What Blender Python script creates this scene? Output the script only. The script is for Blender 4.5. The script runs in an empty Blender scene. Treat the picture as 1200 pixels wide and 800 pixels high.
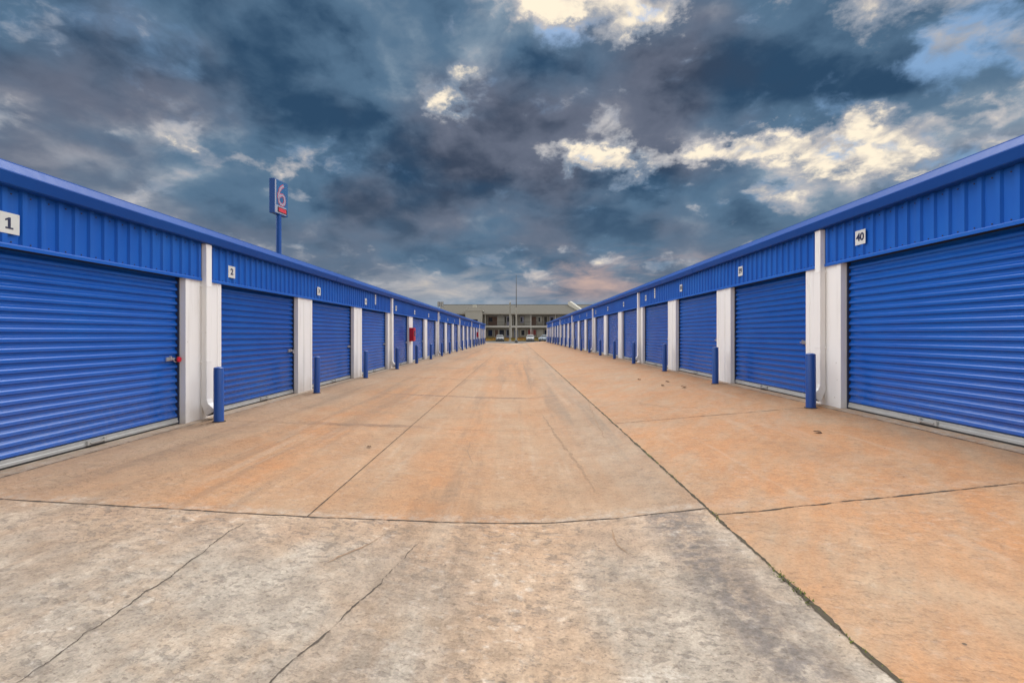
import bpy, bmesh, math, random
from mathutils import Vector, Matrix, noise as mnoise
random.seed(7)
R = math.radians
scene = bpy.context.scene
col = scene.collection

# ------------------------------------------------------------------ node helpers
class NT:
    """thin wrapper that makes node graphs readable"""
    def __init__(s, tree):
        s.t = tree; s.n = tree.nodes; s.l = tree.links
    def new(s, typ, **kw):
        nd = s.n.new(typ)
        for k, v in kw.items(): setattr(nd, k, v)
        return nd
    def put(s, sock, v):
        if hasattr(v, 'links') or isinstance(v, bpy.types.NodeSocket): s.l.new(v, sock)
        elif isinstance(v, (tuple, list)):
            v = tuple(v)
            if sock.type == 'RGBA' and len(v) == 3: v = v + (1,)
            sock.default_value = v
        else: sock.default_value = v
    def m(s, op, a, b=None, c=None, clamp=False):
        nd = s.new('ShaderNodeMath', operation=op, use_clamp=clamp)
        s.put(nd.inputs[0], a)
        if b is not None: s.put(nd.inputs[1], b)
        if c is not None: s.put(nd.inputs[2], c)
        return nd.outputs[0]
    def vm(s, op, a, b=None, scale=None):
        nd = s.new('ShaderNodeVectorMath', operation=op)
        s.put(nd.inputs[0], a)
        if b is not None: s.put(nd.inputs[1], b)
        if scale is not None: s.put(nd.inputs['Scale'], scale)
        return nd.outputs['Value'] if op in ('DOT_PRODUCT', 'LENGTH') else nd.outputs[0]
    def mix(s, f, a, b, mode='MIX'):
        nd = s.new('ShaderNodeMix', data_type='RGBA', blend_type=mode)
        s.put(nd.inputs[0], f); s.put(nd.inputs[6], a); s.put(nd.inputs[7], b)
        return nd.outputs[2]
    def step(s, x, a, b, lo=0.0, hi=1.0):
        nd = s.new('ShaderNodeMapRange', interpolation_type='SMOOTHSTEP')
        s.put(nd.inputs[0], x); s.put(nd.inputs[1], a); s.put(nd.inputs[2], b)
        s.put(nd.inputs[3], lo); s.put(nd.inputs[4], hi)
        return nd.outputs[0]
    def noise(s, vec, scale, detail=4, rough=0.5, dist=0.0, out=0):
        nd = s.new('ShaderNodeTexNoise')
        s.put(nd.inputs['Vector'], vec); nd.inputs['Scale'].default_value = scale
        nd.inputs['Detail'].default_value = detail; nd.inputs['Roughness'].default_value = rough
        nd.inputs['Distortion'].default_value = dist
        return nd.outputs[out]
    def voro(s, vec, scale, out='Distance'):
        nd = s.new('ShaderNodeTexVoronoi')
        s.put(nd.inputs['Vector'], vec); nd.inputs['Scale'].default_value = scale
        return nd.outputs[out]
    def sep(s, v):
        nd = s.new('ShaderNodeSeparateXYZ'); s.put(nd.inputs[0], v)
        return nd.outputs[0], nd.outputs[1], nd.outputs[2]
    def comb(s, x, y, z):
        nd = s.new('ShaderNodeCombineXYZ')
        s.put(nd.inputs[0], x); s.put(nd.inputs[1], y); s.put(nd.inputs[2], z)
        return nd.outputs[0]
    def bump(s, h, strength=0.2, dist=0.01):
        nd = s.new('ShaderNodeBump'); nd.inputs['Strength'].default_value = strength
        nd.inputs['Distance'].default_value = dist; s.put(nd.inputs['Height'], h)
        return nd.outputs[0]

MATS = {}
def mat(name):
    m = bpy.data.materials.new(name); m.use_nodes = True
    b = m.node_tree.nodes['Principled BSDF']
    MATS[name] = m
    return m, NT(m.node_tree), b

def simple(name, rgb, rough=0.5, metal=0.0, var=0.12, vscale=3.0, spec=0.5, bump=0.0, bscale=40.0):
    m, t, b = mat(name)
    g = t.new('ShaderNodeNewGeometry')
    n = t.noise(g.outputs['Position'], vscale, 5, 0.6)
    f = t.m('MULTIPLY_ADD', n, 2 * var, 1 - var)
    t.put(b.inputs['Base Color'], t.vm('SCALE', rgb, scale=f))
    t.put(b.inputs['Roughness'], t.m('MULTIPLY_ADD', n, 0.16, rough - 0.08))
    b.inputs['Metallic'].default_value = metal
    b.inputs['Specular IOR Level'].default_value = spec
    if bump:
        t.put(b.inputs['Normal'], t.bump(t.noise(g.outputs['Position'], bscale, 3, 0.6), bump, 0.004))
    return m

def cen_(t, n, k): return t.m('MULTIPLY', t.m('SUBTRACT', n, 0.5), k)
# ---- painted steel
def paint(name, rgb, rough, fade, streak=0.25, rv=0.20, spec=0.6):
    m, t, b = mat(name)
    P = t.new('ShaderNodeNewGeometry').outputs['Position']
    x, y, z = t.sep(P)
    big = t.noise(P, 0.9, 4, 0.55)
    st = t.noise(t.comb(t.m('MULTIPLY', x, 14.0), t.m('MULTIPLY', y, 14.0), t.m('MULTIPLY', z, 0.9)), 1.0, 5, 0.62)
    c = t.mix(t.step(big, 0.35, 0.75, 0.0, 0.55), rgb, fade)
    c = t.mix(t.step(st, 0.56, 0.80, 0.0, streak), c, (fade[0]*.7+.04, fade[1]*.8+.06, fade[2]*.8+.08))
    if name == 'door_blue':
        dz_ = t.m('ADD', z, cen_(t, t.noise(P, 3.0, 6, 0.65), 1.1))
        dust = t.m('MULTIPLY', t.step(dz_, 0.25, 1.15, 1.0, 0.0), t.step(t.noise(P, 14.0, 5, 0.7), 0.42, 0.62, 0.10, 0.34))
        c = t.mix(dust, c, (0.10, 0.14, 0.27))
        scr = t.step(t.noise(t.comb(t.m('MULTIPLY', x, 20.0), t.m('MULTIPLY', y, 3.0), t.m('MULTIPLY', z, 26.0)), 1.0, 4, 0.6), 0.70, 0.74, 0.0, 0.45)
        c = t.mix(scr, c, (0.10, 0.17, 0.42))
    if name in ('door_blue', 'bollard_blue'):
        rv_ = t.new('ShaderNodeObjectInfo').outputs['Random']
        fd = t.m('MULTIPLY_ADD', rv_, 0.24, 0.86)
        c = t.mix(t.m('MULTIPLY', rv_, 0.16), t.vm('SCALE', c, scale=fd), (0.05, 0.14, 0.42))
    spk = t.step(t.noise(P, 42.0, 3, 0.7), 0.68, 0.74, 0.0, 0.35)
    c = t.mix(spk, c, tuple(v * 0.7 for v in rgb))
    t.put(b.inputs['Base Color'], c)
    t.put(b.inputs['Roughness'], t.m('MULTIPLY_ADD', st, rv, rough - 0.5*rv))
    b.inputs['Specular IOR Level'].default_value = spec
    h = t.m('ADD', t.noise(P, 4.0, 3, 0.5), t.m('MULTIPLY', t.noise(P, 60.0, 2, 0.5), 0.10))
    t.put(b.inputs['Normal'], t.bump(h, 0.12, 0.010))
    return m
paint('header_blue', (0.005, 0.092, 0.44), 0.40, (0.014, 0.135, 0.52), 0.16, spec=0.4)
paint('door_blue', (0.003, 0.084, 0.42), 0.18, (0.006, 0.120, 0.50), 0.0, 0.06, 0.75)
paint('gutter_blue', (0.002, 0.054, 0.27), 0.50, (0.003, 0.070, 0.31), 0.08, spec=0.25)
paint('bollard_blue', (0.003, 0.060, 0.31), 0.45, (0.012, 0.10, 0.40), 0.4)
paint('sign_blue', (0.003, 0.060, 0.28), 0.5, (0.004, 0.07, 0.30), 0.05, spec=0.3)

def white_metal():
    m, t, b = mat('white_metal')
    P = t.new('ShaderNodeNewGeometry').outputs['Position']
    x, y, z = t.sep(P)
    st = t.noise(t.comb(t.m('MULTIPLY', x, 9.0), t.m('MULTIPLY', y, 9.0), t.m('MULTIPLY', z, 0.7)), 1.0, 6, 0.65)
    c = t.mix(t.step(st, 0.5, 0.78, 0.0, 0.55), (0.83, 0.82, 0.80), (0.60, 0.575, 0.54))
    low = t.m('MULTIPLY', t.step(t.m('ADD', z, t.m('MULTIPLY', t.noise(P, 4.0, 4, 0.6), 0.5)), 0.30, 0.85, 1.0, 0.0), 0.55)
    c = t.mix(low, c, (0.50, 0.40, 0.31))  # brown splash dirt, deepened to stand in for contact shade at the base
    dots = t.step(t.noise(P, 16.0, 2, 0.5), 0.76, 0.79, 0.0, 0.7)
    c = t.mix(dots, c, (0.30, 0.25, 0.21))
    t.put(b.inputs['Base Color'], c); b.inputs['Roughness'].default_value = 0.45
    t.put(b.inputs['Normal'], t.bump(t.noise(P, 4.0, 3, 0.5), 0.15, 0.012))
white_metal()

# ---- concrete of the drive
def concrete():
    m, t, b = mat('drive_concrete')
    P = t.new('ShaderNodeNewGeometry').outputs['Position']
    x, y, z = t.sep(P)
    n1 = t.noise(P, 0.55, 5, 0.6, 0.4)
    n2 = t.noise(P, 2.3, 6, 0.65)
    n3 = t.noise(P, 11.0, 5, 0.7)
    lon = t.noise(t.comb(t.m('MULTIPLY', x, 2.6), t.m('MULTIPLY', y, 0.16), 0.0), 1.0, 5, 0.6)
    dia = t.noise(t.comb(t.m('MULTIPLY', t.m('ADD', x, t.m('MULTIPLY', y, -0.7)), 3.2), t.m('MULTIPLY', t.m('ADD', y, t.m('MULTIPLY', x, 0.7)), 0.9), 3.0), 1.0, 5, 0.65)
    # three sorts of concrete: clay stained, pale tan, bare grey
    orange = t.mix(t.step(n2, 0.3, 0.75), (0.465, 0.232, 0.102), (0.475, 0.280, 0.152))
    tan = t.mix(t.step(n2, 0.3, 0.7), (0.37, 0.262, 0.170), (0.43, 0.322, 0.222))
    grey = t.mix(t.step(t.m('ADD', t.m('MULTIPLY', n2, 0.55), t.m('MULTIPLY', dia, 0.5)), 0.40, 0.66), (0.285, 0.243, 0.197), (0.395, 0.350, 0.292))
    right = t.step(x, 1.525, 1.535)
    yj = t.m('SUBTRACT', y, t.m('MULTIPLY', t.m('MAXIMUM', t.m('SUBTRACT', -1.7, x), 0.0), 0.0506))
    front = t.step(yj, 3.650, 3.660, 1.0, 0.0)
    wob = t.m('MULTIPLY', t.m('SUBTRACT', n1, 0.5), 1.1)
    lw = t.m('MULTIPLY', t.m('SUBTRACT', lon, 0.5), 1.6)
    # how clay stained each place is
    lon2 = t.noise(t.comb(t.m('MULTIPLY', x, 1.1), t.m('MULTIPLY', y, 0.07), 5.0), 1.0, 4, 0.55)
    f_or = t.m('ADD', t.m('ADD', 0.70, wob), t.m('MULTIPLY', t.m('SUBTRACT', lon2, 0.5), 2.2), clamp=True)
    stripgrey = t.m('MULTIPLY', t.step(t.m('ADD', x, t.m('MULTIPLY', wob, 0.5)), 0.1, 1.2), t.step(y, 9.0, 30.0, 1.0, 0.45))
    upper = t.mix(f_or, tan, orange)
    upper = t.mix(t.m('MULTIPLY', stripgrey, t.m('ADD', 0.55, lw, clamp=True)), upper, t.mix(0.45, grey, tan))
    edge = t.step(t.m('ADD', x, t.m('MULTIPLY', wob, 1.6)), -4.7, -3.0, 1.0, 0.0)
    upper = t.mix(t.m('MULTIPLY', edge, 0.55), upper, (0.40, 0.315, 0.235))
    # the front slab: grey with a worn clay path down the middle and brown cloudy stains
    mid_path = t.step(t.m('ABSOLUTE', t.m('ADD', t.m('SUBTRACT', x, 0.05), t.m('MULTIPLY', lw, 0.5))), 0.05, 0.62, 0.60, 0.0)
    low_or = t.m('MAXIMUM', t.step(t.m('ADD', n1, t.m('MULTIPLY', lon, 0.6)), 0.80, 1.02, 0.05, 0.6), mid_path)
    lower = t.mix(low_or, grey, t.mix(0.35, tan, orange))
    lower = t.mix(t.step(t.noise(t.vm('ADD', P, (7.3, 2.1, 0.0)), 1.1, 5, 0.6), 0.52, 0.70, 0.0, 0.5), lower, (0.31, 0.225, 0.155))
    left_c = t.mix(front, upper, lower)
    r_or = t.m('ADD', t.m('ADD', 0.74, t.m('MULTIPLY', wob, 1.5)), t.m('MULTIPLY', t.m('SUBTRACT', dia, 0.5), 2.0), clamp=True)
    right_c = t.mix(r_or, t.mix(0.4, tan, (0.48, 0.37, 0.26)), t.mix(0.35, orange, (0.47, 0.245, 0.118)))
    c = t.mix(right, left_c, right_c)
    near_j = t.m('MULTIPLY', t.step(t.m('ADD', yj, t.m('MULTIPLY', cen_(t, n1, 1.0), 2.2)), 2.6, 3.7, 0.0, 0.55), t.m('MULTIPLY', front, t.m('SUBTRACT', 1.0, right)))
    c = t.mix(near_j, c, t.mix(0.5, tan, orange))
    # broad drainage and traffic stains
    broad = t.step(t.noise(t.vm('ADD', P, (21.0, 4.0, 0.0)), 0.42, 6, 0.6, 0.8), 0.46, 0.66)
    c = t.mix(t.m('MULTIPLY', broad, 0.22), c, (0.27, 0.17, 0.10))
    # pale edge along the joint in front, dark damp bands along some of the other joints
    jy = t.m('ABSOLUTE', t.m('SUBTRACT', yj, 3.71))
    c = t.mix(t.m('MULTIPLY', t.step(t.m('ADD', jy, t.m('MULTIPLY', n3, 0.75)), 0.26, 0.50, 0.50, 0.0), t.m('SUBTRACT', 1.0, t.m('MULTIPLY', right, 0.6))), c, (0.50, 0.45, 0.39))
    for yy, wd, amt, x0, x1 in ((7.25, 0.16, 0.55, -3.2, -1.6), (10.85, 0.13, 0.6, -3.0, 0.9), (14.9, 0.14, 0.5, -3.5, 0.5), (19.5, 0.2, 0.4, -4.0, 1.2), (26.0, 0.3, 0.35, -4.0, 1.4)):
        d = t.m('ABSOLUTE', t.m('ADD', t.m('SUBTRACT', y, yy), t.m('MULTIPLY', t.m('SUBTRACT', n2, 0.5), 0.5)))
        f = t.m('MULTIPLY', t.step(d, wd * 0.2, wd, amt, 0.0), t.m('MULTIPLY', t.step(x, x0 - 0.7, x0 + 0.6), t.step(x, x1 - 0.6, x1 + 0.6, 1.0, 0.0)))
        c = t.mix(f, c, (0.20, 0.125, 0.085))
    # dark drip along the long joint in the grey slab
    dk = t.m('MULTIPLY', t.step(t.m('ABSOLUTE', t.m('SUBTRACT', x, t.m('ADD', 1.22, t.m('MULTIPLY', wob, 0.25)))), 0.04, 0.30, 1.0, 0.0), t.m('MULTIPLY', front, t.step(n3, 0.38, 0.58, 0.15, 0.85)))
    c = t.mix(dk, c, (0.15, 0.13, 0.12))
    # pale sills along the doors
    sill = t.m('MAXIMUM', t.step(x, 4.775, 4.79), t.step(x, -4.855, -4.84, 1.0, 0.0))
    sill = t.m('MULTIPLY', sill, t.step(n3, 0.35, 0.6, 0.15, 0.6))
    c = t.mix(sill, c, (0.46, 0.425, 0.37))
    # mottling, pits, grit, tyre marks
    fg = t.m('MULTIPLY', front, t.m('SUBTRACT', 1.0, right))
    Ps = t.comb(t.m('ADD', t.m('MULTIPLY', x, 0.82), t.m('MULTIPLY', y, -0.30)), t.m('MULTIPLY', t.m('ADD', y, t.m('MULTIPLY', x, 0.35)), 1.25), 0.0)
    blot = t.step(t.noise(Ps, 3.6, 8, 0.68), 0.50, 0.66, 0.0, 1.0)
    c = t.mix(t.m('MULTIPLY', blot, t.m('MULTIPLY_ADD', fg, 0.20, 0.14)), c, t.mix(0.4, c, (0.12, 0.095, 0.075)))
    brn = t.step(t.noise(t.vm('ADD', Ps, (4.0, 1.0, 0.0)), 1.5, 7, 0.66), 0.50, 0.64)
    c = t.mix(t.m('MULTIPLY', brn, t.m('MULTIPLY', fg, 0.42)), c, (0.33, 0.235, 0.155))
    where = t.step(t.noise(P, 1.9, 4, 0.6), 0.40, 0.56)
    pits = t.m('MULTIPLY', t.step(t.noise(Ps, 13.0, 4, 0.58), 0.535, 0.585), where)
    c = t.mix(t.m('MULTIPLY', pits, t.m('MULTIPLY_ADD', fg, 0.30, 0.12)), c, (0.135, 0.115, 0.10))
    pits2 = t.step(t.noise(t.vm('ADD', Ps, (1.0, 5.0, 0.0)), 32.0, 4, 0.60), 0.56, 0.62)
    c = t.mix(t.m('MULTIPLY', pits2, t.m('MULTIPLY_ADD', fg, 0.22, 0.24)), c, (0.14, 0.105, 0.08))
    pale = t.m('MULTIPLY', t.step(t.noise(t.vm('ADD', Ps, (3.0, 9.0, 0.0)), 11.0, 7, 0.68), 0.52, 0.66), t.step(t.noise(t.vm('ADD', P, (13.0, 2.0, 0.0)), 0.9, 4, 0.6), 0.40, 0.62))
    c = t.mix(t.m('MULTIPLY', pale, t.m('MULTIPLY_ADD', fg, 0.20, 0.22)), c, (0.56, 0.51, 0.45))
    tyre = t.m('MULTIPLY', t.step(t.m('ADD', t.m('MULTIPLY', lon, 0.6), t.m('MULTIPLY', lon2, 0.4)), 0.49, 0.60, 0.0, 0.48), t.step(n2, 0.30, 0.60, 0.5, 1.0))
    c = t.mix(t.m('MULTIPLY', tyre, t.m('SUBTRACT', 1.0, right)), c, (0.23, 0.165, 0.115))
    scr = t.step(t.noise(t.comb(t.m('MULTIPLY', x, 16.0), t.m('MULTIPLY', y, 0.8), 2.0), 1.0, 5, 0.62), 0.58, 0.68)
    c = t.mix(t.m('MULTIPLY', scr, t.m('MULTIPLY', t.step(n2, 0.42, 0.62), 0.22)), c, (0.20, 0.14, 0.095))
    lt = t.step(t.noise(t.comb(t.m('MULTIPLY', x, 4.5), t.m('MULTIPLY', y, 0.25), 8.0), 1.0, 5, 0.6), 0.54, 0.68)
    c = t.mix(t.m('MULTIPLY', lt, t.m('MULTIPLY', t.step(n1, 0.40, 0.60), 0.28)), c, (0.50, 0.42, 0.33))
    rub_ = t.m('MULTIPLY', t.step(t.noise(t.vm('ADD', Ps, (8.0, 3.0, 0.0)), 2.2, 8, 0.72), 0.53, 0.68), t.m('SUBTRACT', 1.0, fg))
    c = t.mix(t.m('MULTIPLY', rub_, 0.20), c, (0.27, 0.155, 0.085))
    g1 = t.m('MULTIPLY_ADD', t.step(t.noise(P, 60.0, 5, 0.75), 0.36, 0.64), t.m('MULTIPLY_ADD', fg, 0.10, 0.18), 0.89)
    g2 = t.m('MULTIPLY_ADD', t.step(t.noise(P, 9.0, 7, 0.7), 0.36, 0.64), t.m('MULTIPLY_ADD', fg, 0.16, 0.12), 0.92)
    g3 = t.m('MULTIPLY', g1, g2)
    c = t.vm('MULTIPLY', c, t.comb(g3, g3, g3))
    vs = t.step(t.voro(P, 4.2), 0.030, 0.045, 0.8, 0.0)
    vs = t.m('MULTIPLY', vs, t.step(t.noise(P, 1.7, 2, 0.5), 0.50, 0.58))
    c = t.mix(vs, c, (0.07, 0.055, 0.045))
    gm = t.new('ShaderNodeGamma'); t.put(gm.inputs[0], c); gm.inputs[1].default_value = 1.10
    c = gm.outputs[0]
    t.put(b.inputs['Base Color'], c)
    t.put(b.inputs['Roughness'], t.m('MULTIPLY_ADD', n2, 0.25, 0.62))
    b.inputs['Specular IOR Level'].default_value = 0.35
    h = t.m('ADD', t.m('MULTIPLY', t.noise(P, 30.0, 5, 0.75), 0.55), t.m('ADD', t.m('MULTIPLY', t.noise(P, 5.0, 4, 0.6), 0.6), t.m('MULTIPLY', pits, -0.35)))
    t.put(b.inputs['Normal'], t.bump(h, 0.6, 0.016))
concrete()

def crackmat(name, rgb, moss=0.0):
    m, t, b = mat(name)
    P = t.new('ShaderNodeNewGeometry').outputs['Position']
    c = t.mix(t.noise(P, 22.0, 4, 0.7), tuple(v * 0.5 for v in rgb), tuple(v * 1.6 for v in rgb))
    if moss:
        f = t.step(t.noise(P, 3.0, 5, 0.7), 0.55, 0.66, 0.0, moss)
        c = t.mix(f, c, (0.085, 0.095, 0.018))
    t.put(b.inputs['Base Color'], c); b.inputs['Roughness'].default_value = 0.95
crackmat('crack_dirt', (0.075, 0.058, 0.045))
crackmat('rust_mark', (0.27, 0.175, 0.11))
crackmat('joint_dirt_and_shade', (0.055, 0.042, 0.032))
crackmat('joint_moss', (0.06, 0.047, 0.03), 0.8)

simple('galvanised', (0.52, 0.52, 0.50), 0.42, 0.55, 0.2, 6.0)
simple('bar_alloy', (0.38, 0.38, 0.37), 0.5, 0.1, 0.25, 5.0)
simple('rubber', (0.03, 0.03, 0.03), 0.8)
simple('dark_void', (0.012, 0.014, 0.022), 0.9)
simple('guide_dark', (0.02, 0.03, 0.07), 0.5)
simple('roof_metal', (0.55, 0.56, 0.57), 0.35, 0.6)
simple('plate_white', (0.62, 0.63, 0.61), 0.45, 0, 0.08, 9.0)
simple('digit_ink', (0.018, 0.022, 0.07), 0.5)
simple('box_red', (0.48, 0.010, 0.025), 0.35, 0, 0.1)
simple('lock_red', (0.55, 0.012, 0.03), 0.3)
simple('black_plastic', (0.02, 0.02, 0.022), 0.5)
simple('steel', (0.6, 0.6, 0.6), 0.28, 0.9)
simple('brass', (0.55, 0.40, 0.12), 0.3, 0.9)
simple('leaf_brown', (0.13, 0.065, 0.03), 0.8)
simple('foundation_concrete', (0.42, 0.38, 0.33), 0.85, 0, 0.2)
simple('sign_white', (0.30, 0.32, 0.41), 0.4, 0, 0.05)
simple('sign_panel_blue', (0.022, 0.11, 0.27), 0.35, 0, 0.05)
simple('sign_pink', (0.50, 0.10, 0.17), 0.4)
simple('sign_dark', (0.07, 0.012, 0.02), 0.5)
simple('sign_led', (0.62, 0.035, 0.06), 0.4)
simple('motel_wall', (0.31, 0.275, 0.22), 0.8, 0, 0.12, 0.8)
simple('motel_pale', (0.46, 0.435, 0.37), 0.75, 0, 0.1, 0.9)
simple('motel_fascia', (0.58, 0.555, 0.50), 0.6, 0, 0.08)
simple('motel_roof', (0.088, 0.080, 0.062), 0.9, 0, 0.15, 0.7, bump=0.3, bscale=6)
simple('motel_blue', (0.13, 0.16, 0.26), 0.5)
simple('motel_lilac', (0.28, 0.27, 0.36), 0.5)
simple('motel_brown', (0.14, 0.075, 0.05), 0.6)
simple('motel_red', (0.30, 0.05, 0.045), 0.5)
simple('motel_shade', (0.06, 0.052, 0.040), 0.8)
simple('rail_dark', (0.08, 0.075, 0.07), 0.5)
simple('glass_dark', (0.02, 0.023, 0.03), 0.12, 0, 0.1)
simple('pole_beige', (0.36, 0.335, 0.275), 0.5)
simple('pole_grey', (0.40, 0.40, 0.38), 0.45, 0.3)
simple('lamp_grey', (0.22, 0.23, 0.25), 0.4, 0.2)
simple('car_glass', (0.025, 0.03, 0.035), 0.6, 0, 0.1, spec=0.25)
simple('asphalt', (0.085, 0.082, 0.078), 0.9, 0, 0.2, 1.2, bump=0.3)
simple('apron_concrete', (0.50, 0.46, 0.40), 0.85, 0, 0.15)
simple('car_grey', (0.17, 0.175, 0.18), 0.35, 0.0, 0.05)
simple('car_white', (0.36, 0.36, 0.36), 0.35, 0, 0.04)
simple('car_blue', (0.20, 0.25, 0.31), 0.35, 0.0, 0.05)
simple('tyre_rubber', (0.02, 0.02, 0.02), 0.85)
simple('headlight_glass', (0.75, 0.77, 0.8), 0.1)
simple('ground_dirt', (0.20, 0.155, 0.095), 0.95, 0, 0.35, 0.5)
def verge_mat():
    m, t, b = mat('verge_grass')
    P = t.new('ShaderNodeNewGeometry').outputs['Position']
    n = t.noise(P, 0.45, 4, 0.6); n2 = t.noise(P, 9.0, 4, 0.7)
    c = t.mix(t.step(n, 0.4, 0.6), (0.20, 0.17, 0.035), (0.34, 0.16, 0.025))
    c = t.mix(t.step(n2, 0.5, 0.7, 0, 0.6), c, (0.07, 0.075, 0.02))
    t.put(b.inputs['Base Color'], c); b.inputs['Roughness'].default_value = 0.95
verge_mat()

# ------------------------------------------------------------------ mesh helpers
class MB:
    def __init__(s): s.v = []; s.f = []
    def box(s, x0, x1, y0, y1, z0, z1):
        k = len(s.v)
        s.v += [(x0,y0,z0),(x1,y0,z0),(x1,y1,z0),(x0,y1,z0),(x0,y0,z1),(x1,y0,z1),(x1,y1,z1),(x0,y1,z1)]
        s.f += [(k,k+3,k+2,k+1),(k+4,k+5,k+6,k+7),(k,k+1,k+5,k+4),(k+1,k+2,k+6,k+5),(k+2,k+3,k+7,k+6),(k+3,k,k+4,k+7)]
        return s
    def prism(s, pts, a, b, fn):
        """pts: closed 2-D polygon; fn(p, q, t) -> xyz, t from a to b"""
        k = len(s.v); n = len(pts)
        for t in (a, b): s.v += [fn(p, q, t) for p, q in pts]
        s.f += [tuple(range(k, k + n)), tuple(range(k + 2*n - 1, k + n - 1, -1))]
        s.f += [(k + i, k + n + i, k + n + (i+1) % n, k + (i+1) % n) for i in range(n)]
        return s
    def sheet(s, pts, a, b, fn, segs=1):
        k = len(s.v); n = len(pts)
        for j in range(segs + 1):
            t = a + (b - a) * j / segs
            s.v += [fn(p, q, t) for p, q in pts]
        for j in range(segs):
            s.f += [(k + j*n + i, k + j*n + i + 1, k + (j+1)*n + i + 1, k + (j+1)*n + i) for i in range(n - 1)]
        return s
    def lathe(s, prof, c=(0,0,0), n=20, axis='z'):
        """prof: (radius, height) list"""
        k = len(s.v)
        for r, h in prof:
            for i in range(n):
                a = 2*math.pi*i/n; p, q = r*math.cos(a), r*math.sin(a)
                d = (p, q, h) if axis == 'z' else ((h, p, q) if axis == 'x' else (p, h, q))
                s.v.append((c[0]+d[0], c[1]+d[1], c[2]+d[2]))
        m = len(prof)
        for j in range(m - 1):
            s.f += [(k+j*n+i, k+j*n+(i+1)%n, k+(j+1)*n+(i+1)%n, k+(j+1)*n+i) for i in range(n)]
        s.f += [tuple(range(k+n-1, k-1, -1)), tuple(range(k+(m-1)*n, k+m*n))]
        return s
    def tube(s, pts, r, n=8):
        pts = [Vector(p) for p in pts]; k = len(s.v)
        for i, p in enumerate(pts):
            d = (pts[min(i+1, len(pts)-1)] - pts[max(i-1, 0)]).normalized()
            u = d.cross(Vector((0,0,1)) if abs(d.z) < .9 else Vector((1,0,0))).normalized(); w = d.cross(u)
            s.v += [tuple(p + r*(math.cos(2*math.pi*j/n)*u + math.sin(2*math.pi*j/n)*w)) for j in range(n)]
        for i in range(len(pts)-1):
            s.f += [(k+i*n+j, k+i*n+(j+1)%n, k+(i+1)*n+(j+1)%n, k+(i+1)*n+j) for j in range(n)]
        s.f += [tuple(range(k+n-1, k-1, -1)), tuple(range(k+(len(pts)-1)*n, k+len(pts)*n))]
        return s
    def loft(s, loops):
        k = len(s.v); n = len(loops[0])
        for lp in loops: s.v += [tuple(p) for p in lp]
        for j in range(len(loops)-1):
            s.f += [(k+j*n+i, k+j*n+(i+1)%n, k+(j+1)*n+(i+1)%n, k+(j+1)*n+i) for i in range(n)]
        s.f += [tuple(range(k, k+n)), tuple(range(k+len(loops)*n-1, k+(len(loops)-1)*n-1, -1))]
        return s
    def mesh(s, name, mname, smooth=None, closed=True):
        me = bpy.data.meshes.new(name); me.from_pydata(s.v, [], s.f)
        bm = bmesh.new(); bm.from_mesh(me)
        if closed: bmesh.ops.recalc_face_normals(bm, faces=bm.faces)
        bm.to_mesh(me); bm.free()
        me.materials.append(MATS[mname])
        if smooth is not None:
            for p in me.polygons: p.use_smooth = True
            me.set_sharp_from_angle(angle=R(smooth))
        return me
    def build(s, name, mname, parent=None, smooth=None, loc=(0,0,0), bevel=0.0, closed=True):
        return link(name, s.mesh(name, mname, smooth, closed), parent, loc, bevel)

def link(name, me, parent=None, loc=(0,0,0), bevel=0.0):
    o = bpy.data.objects.new(name, me); col.objects.link(o)
    o.parent = parent; o.location = loc
    if bevel:
        md = o.modifiers.new('bevel', 'BEVEL'); md.width = bevel; md.segments = 2; md.limit_method = 'ANGLE'
    return o
def tag(o, label=None, cat=None, group=None, kind=None):
    if label: o['label'] = label
    if cat: o['category'] = cat
    if group: o['group'] = group
    if kind: o['kind'] = kind
    return o
def empty(name, loc, rz=0.0):
    o = bpy.data.objects.new(name, None); col.objects.link(o)
    o.location = loc; o.rotation_euler = (0, 0, rz); o.empty_display_size = 0.2
    return o

def text_mesh(s, size, mname, depth=0.002, squash=1.0):
    cu = bpy.data.curves.new('digits', 'FONT'); cu.body = s; cu.size = size
    cu.align_x = 'CENTER'; cu.align_y = 'CENTER'; cu.extrude = depth; cu.space_character = 0.95; cu.offset = 0.0035
    ob = bpy.data.objects.new('digits', cu); col.objects.link(ob)
    dg = bpy.context.evaluated_depsgraph_get()
    me = bpy.data.meshes.new_from_object(ob.evaluated_get(dg))
    bpy.data.objects.remove(ob); bpy.data.curves.remove(cu)
    me.materials.clear(); me.materials.append(MATS[mname])
    return me

def one_mesh():
    P = [(-.032,-.055),(.036,-.055),(.036,-.040),(.012,-.040),(.012,.056),(-.004,.056),(-.034,.036),(-.034,.020),(-.010,.032),(-.010,-.040),(-.032,-.040)]
    return MB().prism(P, -.002, .002, lambda x, y, z: (x, y, z)).mesh('lettering', 'digit_ink')

# ------------------------------------------------------------------ the drive
PROF = [(-5.2,.18),(-5.0,.18),(-1.7,.058),(-.4,.008),(.2,.004),(.8,.045),(1.55,.128),(4.92,.406),(5.12,.406)]
def gz(x):
    if x <= PROF[0][0]: return PROF[0][1]
    for (a, b), (c, d) in zip(PROF, PROF[1:]):
        if x <= c: return b + (d-b)*(x-a)/(c-a)
    return PROF[-1][1]
Y_END = 75.8
mb = MB(); mb.sheet([(x, z) for x, z in PROF], -10.0, Y_END, lambda x, z, y: (x, y, z), 40)
drive = tag(mb.build('driveway', 'drive_concrete', closed=False), kind='structure')

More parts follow.
